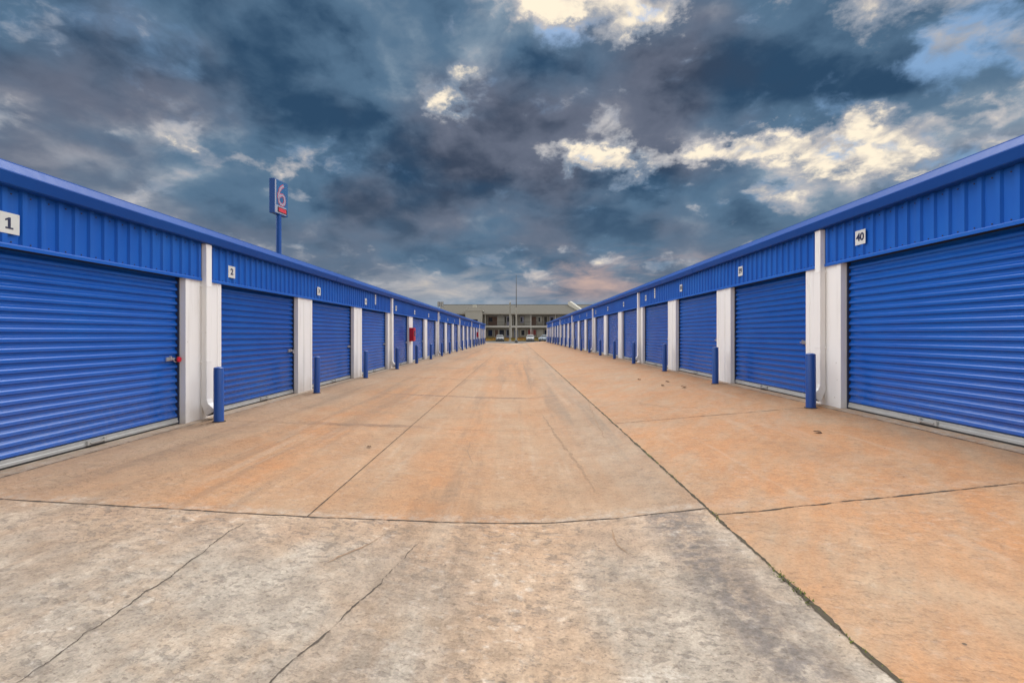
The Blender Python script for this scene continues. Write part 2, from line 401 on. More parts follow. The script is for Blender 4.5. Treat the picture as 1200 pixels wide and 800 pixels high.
def ribbon(name, pts, w, mname, dz=0.003, jit=0.0, wvar=0.5, stepd=0.025, taper=0.0, seed=0):
    rnd = random.Random(seed); out = []
    for (a, b), (c, d) in zip(pts, pts[1:]):
        n = max(1, int(math.hypot(c-a, d-b) / stepd))
        out += [(a+(c-a)*i/n, b+(d-b)*i/n) for i in range(n)]
    out.append(pts[-1]); N = len(out)
    v = []; f = []; ox = oy = 0
    for i, (x, y) in enumerate(out):
        p, q = out[max(i-1, 0)], out[min(i+1, N-1)]
        dx, dy = q[0]-p[0], q[1]-p[1]; L = math.hypot(dx, dy) or 1
        nx, ny = -dy/L, dx/L
        j = jit*(mnoise.noise(Vector((x*4.1+seed, y*4.1, 0)))+0.45*mnoise.noise(Vector((x*17+seed, y*17, 4)))+0.25*mnoise.noise(Vector((x*55+seed, y*55, 2))))
        ww = w*(1+wvar*(1.6*mnoise.noise(Vector((x*7, y*7, seed)))+1.2*mnoise.noise(Vector((x*37, y*37, seed)))+0.9*(rnd.random()-.5)))
        if taper: ww *= min(1, i/(N*taper)+.15, (N-1-i)/(N*taper)+.15)
        ww = max(ww, w*0.05)/2
        for sgn in (-1, 1):
            X, Y = x+nx*(j+sgn*ww), y+ny*(j+sgn*ww)
            v.append((X, Y, gz(X)+dz))
        if i: k = 2*i; f.append((k-2, k-1, k+1, k))
    m2 = MB(); m2.v, m2.f = v, f
    o = m2.build(name, mname, drive, closed=False)
    # sheets face the sky
    if o.data.polygons and sum(p.normal.z for p in o.data.polygons) < 0:
        o.data.flip_normals()
    return o
ribbon('slab_joint', [(1.53, -8), (1.53, 75)], 0.019, 'joint_moss', 0.0045, 0.010, 0.7, seed=1)
ribbon('slab_joint', [(-1.68, 3.655), (-1.68, 75)], 0.0085, 'joint_dirt_and_shade', 0.0040, 0.003, 0.4, seed=2)
for k, y in enumerate([3.52 + 3.62*i for i in range(20)] ):
    w = (0.013, 0.008, 0.006)[min(k, 2)]
    o3 = .135 if k == 0 else .03
    ribbon('slab_joint', [(-4.86, y+o3+.16*(k == 0)), (-1.7, y+o3), (1.52, y+o3)], w, 'joint_dirt_and_shade' if k == 0 else 'rust_mark', 0.0030, 0.008, 0.6, seed=20+k)
    ribbon('slab_joint', [(1.54, y-0.01), (4.78, y+.16*(k == 0))], 0.012 if k < 2 else 0.006, 'joint_dirt_and_shade' if k < 2 else 'rust_mark', 0.0032, 0.014, 0.8, seed=60+k)
ribbon('slab_joint', [(-4.85, -8), (-4.85, 74)], 0.010, 'crack_dirt', 0.0036, 0.010, 0.8, seed=5)
ribbon('slab_joint', [(4.78, -8), (4.78, 74)], 0.013, 'crack_dirt', 0.0036, 0.010, 0.8, seed=6)
ribbon('crack', [(-2.09, 3.5), (-2.10, 3.1), (-2.07, 2.6), (-2.08, 2.2), (-2.06, 1.5), (-2.1, -2)], 0.006, 'crack_dirt', 0.003, 0.03, 0.5, 0.012, seed=7)
ribbon('crack', [(-1.0, 3.38), (-1.06, 3.23), (-1.17, 3.04), (-1.24, 2.93)], 0.009, 'rust_mark', 0.003, 0.02, 0.9, 0.012, 0.3, seed=8)
ribbon('crack', [(-.71, 3.29), (-.76, 3.04), (-.81, 2.8), (-.85, 2.6), (-.9, 2.46), (-.94, 2.33), (-.97, 2.21), (-1.02, 2.06), (-1.06, 1.96), (-1.15, 1.5)], 0.0065, 'crack_dirt', 0.003, 0.025, 0.95, 0.012, 0.2, seed=9)
ribbon('crack', [(.36, 24.3), (.42, 16.7), (.40, 12.1)], 0.07, 'rust_mark', 0.003, 0.05, 0.8, 0.2, 0.35, seed=10)
ribbon('crack', [(.48, 8.6), (.59, 6.7), (.65, 5.86), (.71, 5.2), (.73, 4.7), (.75, 4.2)], 0.030, 'rust_mark', 0.003, 0.02, 0.95, 0.05, 0.25, seed=11)
ribbon('crack', [(.73, 3.5), (.72, 3.39), (.71, 3.22), (.75, 3.05)], 0.010, 'rust_mark', 0.003, 0.02, 0.8, 0.02, 0.3, seed=12)
ribbon('crack', [(-.66, 6.4), (-.6, 5.69), (-.49, 5.25)], 0.012, 'rust_mark', 0.003, 0.02, 0.8, 0.04, 0.3, seed=13)
ribbon('crack', [(1.5, 9.5), (1.33, 7.7), (1.2, 6.0)], 0.018, 'rust_mark', 0.003, 0.04, 0.9, 0.05, 0.3, seed=14)
ribbon('crack', [(2.3, 9.0), (2.6, 8.3), (3.0, 7.9)], 0.012, 'rust_mark', 0.003, 0.06, 0.9, 0.05, 0.3, seed=15)

# moss tufts in the long joint
mm = MB(); rnd = random.Random(3)
for (cy, n, sp) in ((2.45, 90, .10), (2.62, 25, .06), (3.5, 40, .06), (2.05, 25, .1), (4.4, 20, .2), (5.6, 25, .3)):
    for _ in range(n):
        y = rnd.gauss(cy, sp); x = 1.53 + rnd.gauss(0, .012); z = gz(x)+.002
        a = rnd.uniform(0, 6.28); L = rnd.uniform(.006, .018); k = len(mm.v)
        dx, dy = math.cos(a)*L, math.sin(a)*L
        mm.v += [(x-dy*.35, y+dx*.35, z), (x+dy*.35, y-dx*.35, z), (x+dx, y+dy, z+rnd.uniform(.004, .014))]
        mm.f.append((k, k+1, k+2))
simple('moss_green', (0.11, 0.13, 0.02), 0.9, 0, 0.4, 20.0)
tag(mm.build('moss', 'moss_green', closed=False), 'green moss growing in the long slab joint', 'moss', kind='stuff')

# ------------------------------------------------------------------ storage buildings
P0 = {'l': 7.265, 'r': 7.285}
DOOR_H = 2.20
def storage_building(side):
    sx = -1 if side == 'l' else 1
    X0, base, p0 = (5.0, .18, P0['l']) if side == 'l' else (4.92, .406, P0['r'])
    root = empty('storage_building', (sx*X0, 0, base))
    if side == 'l':
        tag(root, 'blue metal self storage row numbered from 1, with red boxes on its white pillars', 'storage building', 'facing rows of storage units')
    else:
        tag(root, 'blue metal self storage row numbered from 40 down, without red boxes', 'storage building', 'facing rows of storage units')
    D = lambda d, y, z: (sx*d, y, z)
    bays = [p0 + 10.8*k for k in range(0, 7)]
    y_start, y_stop = p0 - 10.8 + 7.08 - .36, bays[-1] + .34
    # pillars: (y0, y1)
    pil = [(p0-3.72-.36, p0-3.72+.36)]; doors = [(p0-3.72+.36, p0-.40)]
    for k, b in enumerate(bays):
        pil.append((b-.40, b+.43 if k < 6 else b+.34))
        if k < 6:
            pil += [(b+3.5-.36, b+3.5+.36), (b+7.08-.36, b+7.08+.36)]
            doors += [(b+.43, b+3.14), (b+3.86, b+6.72), (b+7.44, b+10.40)]
    cache = {}
    for i, (a, c) in enumerate(pil):
        w = c - a; key = round(w, 3)
        if key not in cache:
            h = w/2; e = .012
            pts = [(-h,.15),(-h,-e),(-h+.085,-e),(-h+.10,0),(-.075,0),(-.06,-e),(.06,-e),(.075,0),(h-.10,0),(h-.085,-e),(h,-e),(h,.15)]
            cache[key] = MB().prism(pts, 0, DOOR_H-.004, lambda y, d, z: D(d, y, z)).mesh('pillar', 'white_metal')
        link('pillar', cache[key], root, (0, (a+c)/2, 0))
    # roll-up doors
    prof = []; per = .1052; z = .093
    nper = 20; sub = 22
    for i in range(nper*sub + 1):
        ph = (i % sub)/sub; zz = z + per*i/sub
        # rounded rib above a flat with a tight return
        # underside, convex front, rounded ledge, recessed flat
        def sm(a_, b_): q = min(1, max(0, (ph-a_)/(b_-a_))); return q*q*(3-2*q)
        fall = 0.0 if ph < .34 else (1.0 if ph > .80 else .5-.5*math.cos(math.pi*(ph-.34)/.46))
        d = -.030*sm(.0, .15)*(1-fall)
        prof.append((d, zz))
    dcache = {}
    first = 1 if side == 'l' else 40; sgn = 1 if side == 'l' else -1
    for i, (a, c) in enumerate(doors):
        w = c - a; key = round(w, 3); yc = (a+c)/2
        if key not in dcache:
            cur = MB().sheet(prof, -w/2-.02, w/2+.02, lambda d, zz, y: D(.126+d, y, zz)).mesh('roll_up_door', 'door_blue', 40, closed=False)
            n0 = cur.polygons[len(cur.polygons)//2].normal
            if n0.x*sx > 0: cur.flip_normals()
            bar = MB().prism([(.082,.022),(.082,.05),(.09,.056),(.09,.092),(.118,.092),(.118,.022)], -w/2+.023, w/2-.023, lambda d, zz, y: D(d, y, zz)).mesh('bottom_bar', 'bar_alloy')
            rub = MB().box(*sorted((sx*.09, sx*.112)), -w/2, w/2, .0, .0215).mesh('seal_strip', 'rubber')
            hm = MB()
            hm.box(*sorted((sx*.045, sx*.0815)), -.10, .10, .045, .062)
            hm.box(*sorted((sx*.06, sx*.0815)), -.13, -.09, .030, .085); hm.box(*sorted((sx*.06, sx*.0815)), .09, .13, .030, .085)
            hd = hm.mesh('lift_handle', 'galvanised')
            lm = MB()
            lm.box(*sorted((sx*.078, sx*.094)), -.10, .06, -.028, .028)
            lm.tube([D(.068, -.12, 0), D(.068, .105, 0)], .011, 8)
            lm.box(*sorted((sx*.052, sx*.0775)), -.05, -.03, -.016, .045)
            la = lm.mesh('latch', 'steel')
            gd = [MB().box(*sorted((sx*.078, sx*.135)), *sorted((q*(w/2-.022), q*(w/2-.001))), .0, DOOR_H-.005).mesh('guide', 'guide_dark') for q in (-1, 1)]
            dcache[key] = (cur, bar, rub, hd, la, gd)
        cur, bar, rub, hd, la, gd = dcache[key]
        d = link('roll_up_door', cur, root, (0, yc, 0))
        [link('guide', q, d) for q in gd]
        link('bottom_bar', bar, d); link('seal_strip', rub, d)
        link('lift_handle', hd, d, (0, .12, 0))
        lo = link('latch', la, d, (0, (w/2-.16) if side == 'l' else -(w/2-.16), .98 - .001*i))
        if side == 'r': lo.scale = (1, -1, 1)
        # number plate
        num = first + sgn*i
        if side == 'l': py = a + (.55 if i == 0 else .25 if i == 1 else .33)
        else: py = c - (.42 if i == 0 else .50)
        pz = 2.43 if side == 'l' else 2.495
        tilt = random.uniform(-.02, .02)
        pl = MB()
        pl.box(-.095, .095, -.102, .102, -.002, .002)
        for qx in (-.078, .078): pl.lathe([(.006, .0021), (.006, .0045), (.002, .005)], (qx, .084, 0), 8)
        plate = pl.build('number_plate', 'plate_white', root, bevel=.003)
        # local x -> along the wall as read, y -> up, z -> out of the wall
        plate.matrix_local = Matrix.Translation(D(-.033, py, pz)) @ Matrix(((0,0,-sx,0),(-sx,0,0,0),(0,1,0,0),(0,0,0,1))) @ Matrix.Rotation(tilt, 4, 'Z')
        plate['label'] = 'white plate with the unit number %d' % num
        tm = one_mesh() if num == 1 else text_mesh(str(num), .150, 'digit_ink')
        link('lettering', tm, plate, (0, 0, .004))
    # header panels, one per bay
    edges = [y_start] + [b for b in bays]
    for k in range(len(edges)-1):
        a = edges[k] + (0 if k == 0 else .075); c = edges[k+1] - .075
        pts = []; n = max(1, round((c-a)/.18)); s = (c-a)/n
        for i in range(n):
            y = a + s*i
            pts += [(y, -.003), (y+s*.60, -.003), (y+s*.67, -.031), (y+s*.93, -.031)]
        pts.append((c, -.004))
        pan = MB().sheet(pts, DOOR_H+.03, 2.80, lambda y, d, z: D(d, y, z)).build('header_panel', 'header_blue', root, closed=False)
        if pan.data.polygons[0].normal.x*sx > 0: pan.data.flip_normals()
        sc = MB()
        for i in range(n):
            for yy, zz in ((a+s*i+s*.22, DOOR_H+.055), (a+s*i+s*.22, 2.73)):
                sc.lathe([(.0075, -.0032*sx), (.0075, -.0075*sx), (.004, -.009*sx)], (0, yy, zz), 6, 'x')
        sc.build('screws', 'joint_dirt_and_shade', pan)
        MB().prism([(-.038, DOOR_H-.012), (-.038, DOOR_H+.022), (-.030, DOOR_H+.034), (.0, DOOR_H+.034), (.0, DOOR_H-.004), (-.02, DOOR_H-.012)], a, c, lambda d, z, y: D(d, y, z)).build('header_trim', 'header_blue', root)
    MB().box(*sorted((sx*.002, sx*.14)), y_start, y_stop, DOOR_H, 2.95).build('header_beam', 'dark_void', root)
    # gutter with a folded face
    g = [(.0, 2.782), (-.135, 2.778), (-.148, 2.788), (-.182, 2.893), (-.178, 2.905), (-.112, 3.000), (-.108, 3.013), (-.090, 3.013), (-.090, 2.96), (.0, 2.96)]
    mbg = MB(); ys = [y_start-.06]; 
    while ys[-1] < y_stop+.06: ys.append(min(ys[-1]+3.05, y_stop+.06))
    for q in range(len(ys)-1):
        o = .0035*((q*7) % 3 - 1) + .002*math.sin(q*2.3)
        mbg.prism([(d+o, z+o) for d, z in g], ys[q]+.0015, ys[q+1]-.0015, lambda d, z, y: D(d, y, z))
    mbg.build('gutter', 'gutter_blue', root)
    # downspouts with kicked-out elbows
    for b in bays:
        ds = MB(); y0, y1 = b-.065, b+.065
        fl = lambda d, z, y: D(d, y, z)
        ds.prism([(-.016,.30),(-.100,.30),(-.100,2.777),(-.016,2.777)], y0, y1, fl)
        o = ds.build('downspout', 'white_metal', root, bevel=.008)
        el = MB()
        L = []
        for d0, d1, zt, zb, sq in ((-.012,-.104,.312,.312,0), (-.014,-.118,.25,.235,.006), (-.055,-.185,.185,.135,.012), (-.10,-.235,.14,.055,.018)):
            L.append([D(d0, y0-.004-sq*.3, zb), D(d0, y1+.004, zb), D(d1, y1+.004-sq, zt), D(d1, y0-.004+sq, zt)])
        el.loft(L[:3]); 
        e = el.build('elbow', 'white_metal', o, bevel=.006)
        mo = MB().loft([[tuple(Vector(p)*1.0) for p in L[2]], [tuple(Vector(p)) for p in L[3]]])
        mouth = mo.build('spout_mouth', 'white_metal', o)
        inn = MB()
        cc = sum((Vector(p) for p in L[3]), Vector())/4; off = Vector(D(-.006, 0, -.008))
        q = [tuple(cc + (Vector(p)-cc)*.86 + off) for p in L[3]]; q2 = [tuple(cc + (Vector(p)-cc)*.86 + off*.4) for p in L[3]]
        inn.loft([q2, q]); inn.build('spout_opening', 'dark_void', o)
        st = MB()
        for zz in (.9, 2.1): st.box(*sorted((sx*-.104, sx*.0)), y0-.004, y1+.004, zz, zz+.03)
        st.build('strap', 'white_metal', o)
    # hidden body: roof, rear and end walls
    MB().prism([(-.085, 2.965), (6.3, 3.42), (6.3, 3.47), (-.085, 3.008)], y_start-.05, y_stop+.05, lambda d, z, y: D(d, y, z)).build('roof', 'roof_metal', root)
    for (a, c) in ((y_start-.012, y_start+.0), (y_stop, y_stop+.012)):
        MB().prism([(.152, 0), (6.1, 0), (6.1, 3.39), (.152, 2.97)], a-.004, c+.004, lambda d, z, y: D(d, y, z)).build('end_wall', 'header_blue', root)
    MB().box(*sorted((sx*6.1, sx*6.16)), y_start, y_stop, 0, 3.38).build('rear_wall', 'header_blue', root)
    MB().box(*sorted((sx*.22, sx*6.25)), y_start-.1, y_stop+.1, -base-.3, -.006).build('foundation', 'foundation_concrete', root)
    # narrow upright sign on the header of the second bay
    sp = MB().box(*sorted((sx*-.040, sx*-.034)), 15.99, 16.11, 2.40, 2.75).build('upright_sign', 'plate_white', root)
    mk = MB()
    for j, (zz, hh) in enumerate(((2.66, .05), (2.58, .05), (2.50, .05), (2.43, .035))):
        mk.box(*sorted((sx*-.0425, sx*-.0405)), 16.02, 16.08, zz, zz+hh*.55)
    mk.build('marks', 'digit_ink', sp)
    return root, pil, doors, sx, X0, base
bl = storage_building('l'); br = storage_building('r')

# ------------------------------------------------------------------ bollards
def bollard_parts():
    body = MB().lathe([(.070, -.06), (.070, .80), (.066, .815), (.066, .818)], n=24).mesh('post', 'bollard_blue', 40)
    cap = MB().lathe([(.067, .8185), (.071, .822), (.071, .832), (.055, .846), (.02, .853), (.003, .854)], n=24).mesh('cap', 'bollard_blue', 40)
    ring = MB().lathe([(.095, -.004), (.092, .006), (.071, .009)], n=24).mesh('shade_ring', 'joint_dirt_and_shade', 40)  # dark ring standing in for the contact shadow at the post foot
    return body, cap, ring
bd, cp, rg = bollard_parts()
for (root, pil, doors, sx, X0, base), n1, sg in ((bl, 1, 1), (br, 40, -1)):
    for i in range(18):
        a, c = pil[i+1]
        x = sx*(X0-.36) if sx < 0 else X0-.31
        y = (a+c)/2 - .17 + random.uniform(-.04, .04)
        x += random.uniform(-.02, .02) - (.05 if (sx < 0 and i > 1) else 0)
        e = empty('bollard', (x, y, gz(x)), random.uniform(0, 6))
        e.rotation_euler = (R(random.uniform(-.6, .6)), R(random.uniform(-.6, .6)), random.uniform(0, 6))
        lab = 'blue steel bollard standing before the white pillar between doors %d and %d' % (n1+sg*i, n1+sg*(i+1))
        if i == 0: lab = 'blue steel bollard beside the downspout between doors %d and %d' % (n1, n1+sg)
        tag(e, lab, 'bollard', 'blue bollards guarding the storage doors')
        link('post', bd, e); link('cap', cp, e); link('shade_ring', rg, e)

# ------------------------------------------------------------------ red boxes on the pillars
def red_box(y, lab):
    e = empty('extinguisher_box', (-5.0+.012, y, .18))
    tag(e, lab, 'extinguisher box', 'red boxes on the white pillars')
    MB().box(.001, .20, -.20, .20, 1.03, 1.66).build('case', 'box_red', e, bevel=.012)
    MB().box(.2005, .214, -.185, .185, 1.05, 1.64).build('door', 'box_red', e, bevel=.004)
    MB().box(.2145, .217, -.10, .10, 1.26, 1.52).build('pane', 'glass_dark', e)
    MB().tube([(.225, .16, 1.30), (.225, .16, 1.40)], .008).build('handle', 'steel', e)
pl = bl[1]
red_box((pl[5][0]+pl[5][1])/2 - .18, 'larger looking red extinguisher box on the white pillar between doors 5 and 6')
red_box((pl[15][0]+pl[15][1])/2 - .1, 'tiny far red extinguisher box on a white pillar near the end of the row')

# ------------------------------------------------------------------ padlocks
def padlock(side, di, mname, lab, disc):
    root, pil, doors, sx, X0, base = bl if side == 'l' else br
    a, c = doors[di]
    y = c - .085 if side == 'l' else a + .085
    e = empty('padlock', (sx*(X0+.055), y, base+.98-.001*di))
    tag(e, lab, 'padlock')
    if disc:
        MB().lathe([(.028, .0), (.040, -.004*sx), (.042, -.018*sx), (.036, -.030*sx), (.02, -.034*sx)], (0, .02, -.01), 20, 'x').build('lock_body', mname, e, smooth=40)
        MB().lathe([(.046, .006*sx), (.046, -.010*sx)], (0, .02, -.01), 20, 'x').build('rim', 'black_plastic', e, smooth=40)
        MB().tube([(.01*sx, -.045, .012), (.0, -.075, -.002), (-.006*sx, -.06, -.038), (0, -.02, -.045)], .008).build('shackle', 'steel', e, smooth=60)
    else:
        MB().box(*sorted((.010*sx, -.012*sx)), -.022, .022, -.062, -.020).build('lock_body', mname, e, bevel=.004)
        MB().tube([(0, -.015, -.022), (0, -.015, .0), (0, -.008, .014), (0, .008, .014), (0, .015, .0), (0, .015, -.022)], .0042).build('shackle', 'steel', e, smooth=60)
padlock('l', 0, 'lock_red', 'round red padlock hanging on the latch of door 1', True)
padlock('l', 1, 'steel', 'silver padlock hanging on the latch of door 2', False)
padlock('r', 1, 'brass', 'small brass padlock hanging on the latch of door 39', False)

# ------------------------------------------------------------------ dry leaves
def leaf(x, y, s, lab):
    m2 = MB(); rnd = random.Random(int(x*100)); n = 9; pts = []
    for i in range(n):
        t = i/(n-1); w = math.sin(math.pi*min(1, t*1.05))**.8*.32*(1+rnd.uniform(-.25, .25))
        pts.append((t-.5, w, .10*math.sin(3*t)+rnd.uniform(0, .06)))
    up = [(p*s, w*s, (z+.10*w)*s+.004) for p, w, z in pts]; mid = [(p*s, 0, z*s*.4+.003) for p, w, z in pts]; dn = [(p*s, -w*s*.9, (z*1.5)*s+.004) for p, w, z in pts]
    m2.v = up+mid+dn
    for i in range(n-1):
        m2.f += [(i, i+1, n+i+1, n+i), (n+i, n+i+1, 2*n+i+1, 2*n+i)]
    o = m2.build('dry_leaf', 'leaf_brown', loc=(x, y, gz(x)+.004), closed=False)
    o.rotation_euler = (0, R(-4.7), rnd.uniform(0, 6))
    tag(o, lab, 'dry leaf', 'dry leaves on the drive')
leaf(3.72, 5.62, .10, 'curled brown leaf lying alone on the orange slab before door 40')
leaf(3.81, 10.36, .17, 'larger brown leaf lying on the orange slab before door 39')
leaf(3.52, 10.92, .14, 'brown leaf lying between a larger leaf and the long mossy joint')
leaf(3.83, 11.54, .12, 'small brown leaf lying just beyond two other leaves, before door 38')
leaf(3.37, 12.49, .12, 'farthest brown leaf lying on the orange slab')
leaf(-1.9, 5.87, .075, 'tiny dark leaf lying left of the thin joint of the middle slabs')

# ------------------------------------------------------------------ ground, road beyond
g = MB().box(-260, 260, -120, 420, -.9, -.03).build('ground', 'ground_dirt'); tag(g, kind='structure')
o = MB().box(-60, 60, Y_END-.02, 77.6, -.4, .012).build('apron', 'apron_concrete', bevel=.01); tag(o, kind='structure')
o = MB().box(-140, 140, 77.6, 107.4, -.5, -.012).build('road', 'asphalt'); tag(o, kind='structure')
o = MB().prism([(107.4, -.3), (107.4, .13), (107.6, .16), (108.3, .50), (109.6, .66), (110.6, .55), (110.6, -.3)], -60, 60, lambda y, z, x: (x, y, z)).build('grass_verge', 'verge_grass'); tag(o, kind='structure')
vb = MB(); rnd = random.Random(5)
for _ in range(5200):
    x = rnd.uniform(-11, 11); y = rnd.uniform(107.6, 110.4)
    z = .1 + .5*min(1, (y-107.4)/1.2); h = rnd.uniform(.08, .34)*(1.3 if mnoise.noise(Vector((x*.5, y, 0))) > .1 else .6)
    w = rnd.uniform(.02, .05); a = rnd.uniform(0, 3.14); k = len(vb.v)
    vb.v += [(x-w*math.cos(a), y-w*math.sin(a), z), (x+w*math.cos(a), y+w*math.sin(a), z), (x+rnd.uniform(-.1, .1), y+rnd.uniform(-.1, .1), z+h)]
    vb.f.append((k, k+1, k+2))
tag(vb.build('grass', 'verge_grass', closed=False), 'dry yellow and orange grass on the verge before the motel', 'grass', kind='stuff')

# ------------------------------------------------------------------ motel
mt = empty('motel', (0, 113, 0))
tag(mt, 'two storey beige motel with olive roof and white balcony edge across the far road', 'motel')
def mbx(name, m, x0, x1, y0, y1, z0, z1, parent=mt, bevel=0):
    return MB().box(x0, x1, y0, y1, z0, z1).build(name, m, parent, bevel=bevel)
XL, XR = -22.0, 34.0
mbx('wall', 'motel_wall', XL+1.2, XR, 0, 12, -.2, 6.9)
mbx('balcony_floor', 'motel_fascia', XL+1.2, XR, -1.75, -.01, 3.25, 3.72)
MB().prism([(-2.1, 6.42), (-2.1, 6.62), (6.2, 9.35), (14.2, 6.62), (14.2, 6.42), (0.0, 6.86)], XL+2.6, XR, lambda y, z, x: (x, y, z)).build('roof', 'motel_roof', mt)
hip = MB(); hip.v = [(XL+2.6, -2.1, 6.42), (XL+2.6, -2.1, 6.62), (XL+2.6, 6.2, 9.35), (XL+2.6, 14.2, 6.62), (XL, -2.1, 6.5), (XL, 14.2, 6.5)]
hip.f = [(0, 1, 4), (1, 2, 5, 4), (2, 3, 5), (0, 4, 5, 3, 2, 1)]
hip.build('hip_end', 'motel_roof', mt)
mbx('ridge_cap', 'rail_dark', XL+2.6, XR, 6.1, 6.3, 9.33, 9.42)
mbx('eave_fascia', 'motel_wall', XL+2.6, XR, -2.16, -2.102, 6.38, 6.64)
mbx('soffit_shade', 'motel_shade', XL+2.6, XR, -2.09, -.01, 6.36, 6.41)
for i, x in enumerate((-7.6, -1.2, 3.6, 9.6, 16.5, 24)):
    mbx('post', 'motel_fascia', x-.11, x+.11, -1.70, -1.50, .3, 3.245); mbx('post', 'motel_fascia', x-.09, x+.09, -1.68, -1.52, 3.725, 6.36)
rl = MB()
xs = XL+1.4
while xs < 24:
    rl.box(xs, xs+.035, -1.62, -1.58, 3.73, 4.68); xs += .22
rl.box(XL+1.4, 24, -1.63, -1.57, 4.68, 4.74); rl.box(XL+1.4, 24, -1.63, -1.57, 3.80, 3.84)
rl.build('railing', 'rail_dark', mt)
def opening(kind, x0, x1, z0, z1, m, frame='motel_fascia', glass=None):
    p = mbx(kind, m, x0, x1, -.10, -.005, z0, z1)
    f = MB(); e = .09
    f.box(x0-e, x0, -.14, -.006, z0, z1+e); f.box(x1, x1+e, -.14, -.006, z0, z1+e); f.box(x0, x1, -.14, -.101, z1, z1+e)
    f.build('frame', frame, p)
    if glass:
        MB().box(glass[0], glass[1], -.125, -.102, glass[2], glass[3]).build('pane', 'glass_dark', p)
Z1, Z2 = 3.73, .25
# upper floor, read along the facade
for kind, x0, x1, m, pane in (
    ('door', -7.0, -4.7, 'motel_brown', (-6.8, -5.9)), ('panel', -4.5, -3.2, 'motel_pale', None), ('window', -2.9, -2.5, 'motel_shade', None),
    ('door', -2.35, -1.55, 'motel_lilac', (-2.2, -1.7)), ('door', -.6, .15, 'motel_shade', None), ('window', 1.0, 1.85, 'motel_lilac', (1.05, 1.45)),
    ('panel', 2.2, 3.45, 'motel_pale', None), ('door', 3.7, 4.95, 'motel_brown', None), ('window', 5.35, 6.25, 'motel_pale', (5.5, 5.9)),
    ('door', 6.9, 7.65, 'motel_shade', None), ('door', 8.3, 9.4, 'motel_lilac', (8.5, 9.15)), ('panel', 10.2, 11.4, 'motel_pale', None), ('window', 11.9, 14.0, 'motel_shade', (12.0, 13.9)),
    ('door', 15.2, 16.2, 'motel_brown', None), ('window', 17.0, 18.6, 'motel_pale', (17.2, 18.4)), ('door', 20, 21, 'motel_lilac', None)):
    z1 = 6.0 if kind != 'panel' else 6.2
    opening(kind, x0, x1, Z1+(.0 if kind != 'window' else .7), z1, m, glass=(pane[0], pane[1], Z1+.95, 5.75) if pane else None)
for kind, x0, x1, m, pane in (
    ('window', -7.0, -5.9, 'motel_shade', (-6.9, -6.0)), ('door', -5.3, -4.5, 'motel_brown', None), ('window', -4.2, -3.0, 'motel_shade', (-4.1, -3.1)),
    ('door', -2.5, -1.55, 'motel_blue', (-2.3, -1.75)), ('door', -.5, .4, 'motel_blue', (-.3, .2)), ('window', 1.15, 2.15, 'motel_pale', (1.25, 2.05)),
    ('panel', 2.9, 4.0, 'motel_red', None), ('panel', 4.2, 4.9, 'motel_red', None), ('panel', 5.3, 6.6, 'motel_pale', None), ('window', 7.0, 8.6, 'motel_shade', (7.1, 8.5)),
    ('door', 9.4, 10.3, 'motel_blue', None), ('window', 11, 12.4, 'motel_shade', (11.1, 12.3)), ('door', 14, 15, 'motel_blue', None), ('window', 16, 18, 'motel_shade', (16.1, 17.9))):
    lo = Z2+(.9 if kind == 'window' else 0); hi = 2.75
    if m == 'motel_red': lo = 1.5
    opening(kind, x0, x1, lo, hi, m, glass=(pane[0], pane[1], Z2+1.1, 2.6) if pane else None)
# stair tower with a white pediment
tw = mbx('stair_tower', 'motel_pale', -12.3, -8.25, -3.2, -2.2, 5.2, 7.25)
MB().prism([(-12.5, 7.2), (-8.05, 7.2), (-8.05, 7.4), (-9.4, 8.05), (-11.2, 8.05), (-12.5, 7.4)], -3.3, 0.5, lambda x, z, y: (x, y, z)).build('tower_gable', 'motel_pale', mt)
mbx('tower_cornice', 'motel_fascia', -11.6, -9.0, -3.34, -3.302, 7.3, 7.42)
mbx('cupola', 'motel_pale', -10.7, -9.85, -1.4, -.4, 8.0, 8.85)
for x0, x1 in ((-12.3, -11.6), (-9.3, -8.25)): mbx('tower_pier', 'motel_pale', x0, x1, -3.2, -2.4, -.1, 5.195)
mbx('tower_opening', 'motel_shade', -11.58, -9.32, -2.5, -2.3, .2, 5.19)
st = MB()
for j in range(12): st.box(-8.2, -7.3, -1.9+.14*j, -1.76+.14*j, .3+.28*j, .36+.28*j)
st.build('stairs', 'motel_fascia', mt)
# raised fire wall on the roof, running down the slope
MB().prism([(5.9, 9.2), (5.9, 10.05), (4.9, 10.15), (-1.2, 7.7), (-1.2, 6.8)], -.22, .22, lambda y, z, x: (13.9 + (5.4-y)*.34 + x, y, z)).build('roof_parapet', 'motel_pale', mt)

# ------------------------------------------------------------------ poles, floodlight, pylon sign
e = empty('square_pole', (-1.38, 101, 0)); tag(e, 'thick pale square pole standing before the motel, shorter than the mast beside it', 'pole')
MB().box(-.19, .19, -.19, .19, -.1, 8.6).build('shaft', 'pole_beige', e, bevel=.03)
MB().box(-.26, .26, -.26, .26, -.1, .35).build('plinth', 'apron_concrete', e, bevel=.03)
MB().lathe([(.10, 8.605), (.07, 9.0), (.02, 9.2)], n=12).build('finial', 'pole_grey', e, smooth=40)
e = empty('mast', (0.0, 85, -.02)); tag(e, 'tall thin mast rising above the motel roof at the end of the drive', 'mast')
MB().lathe([(.15, 0), (.15, 1.0), (.12, 6.6)], n=14).build('shaft', 'pole_beige', e, smooth=40)
MB().lathe([(.085, 6.605), (.06, 10.0), (.03, 12.6), (.01, 12.7)], n=12).build('whip', 'rail_dark', e, smooth=40)
MB().lathe([(.32, 0), (.30, .42), (.16, .5)], n=16).build('footing', 'rail_dark', e, smooth=40)

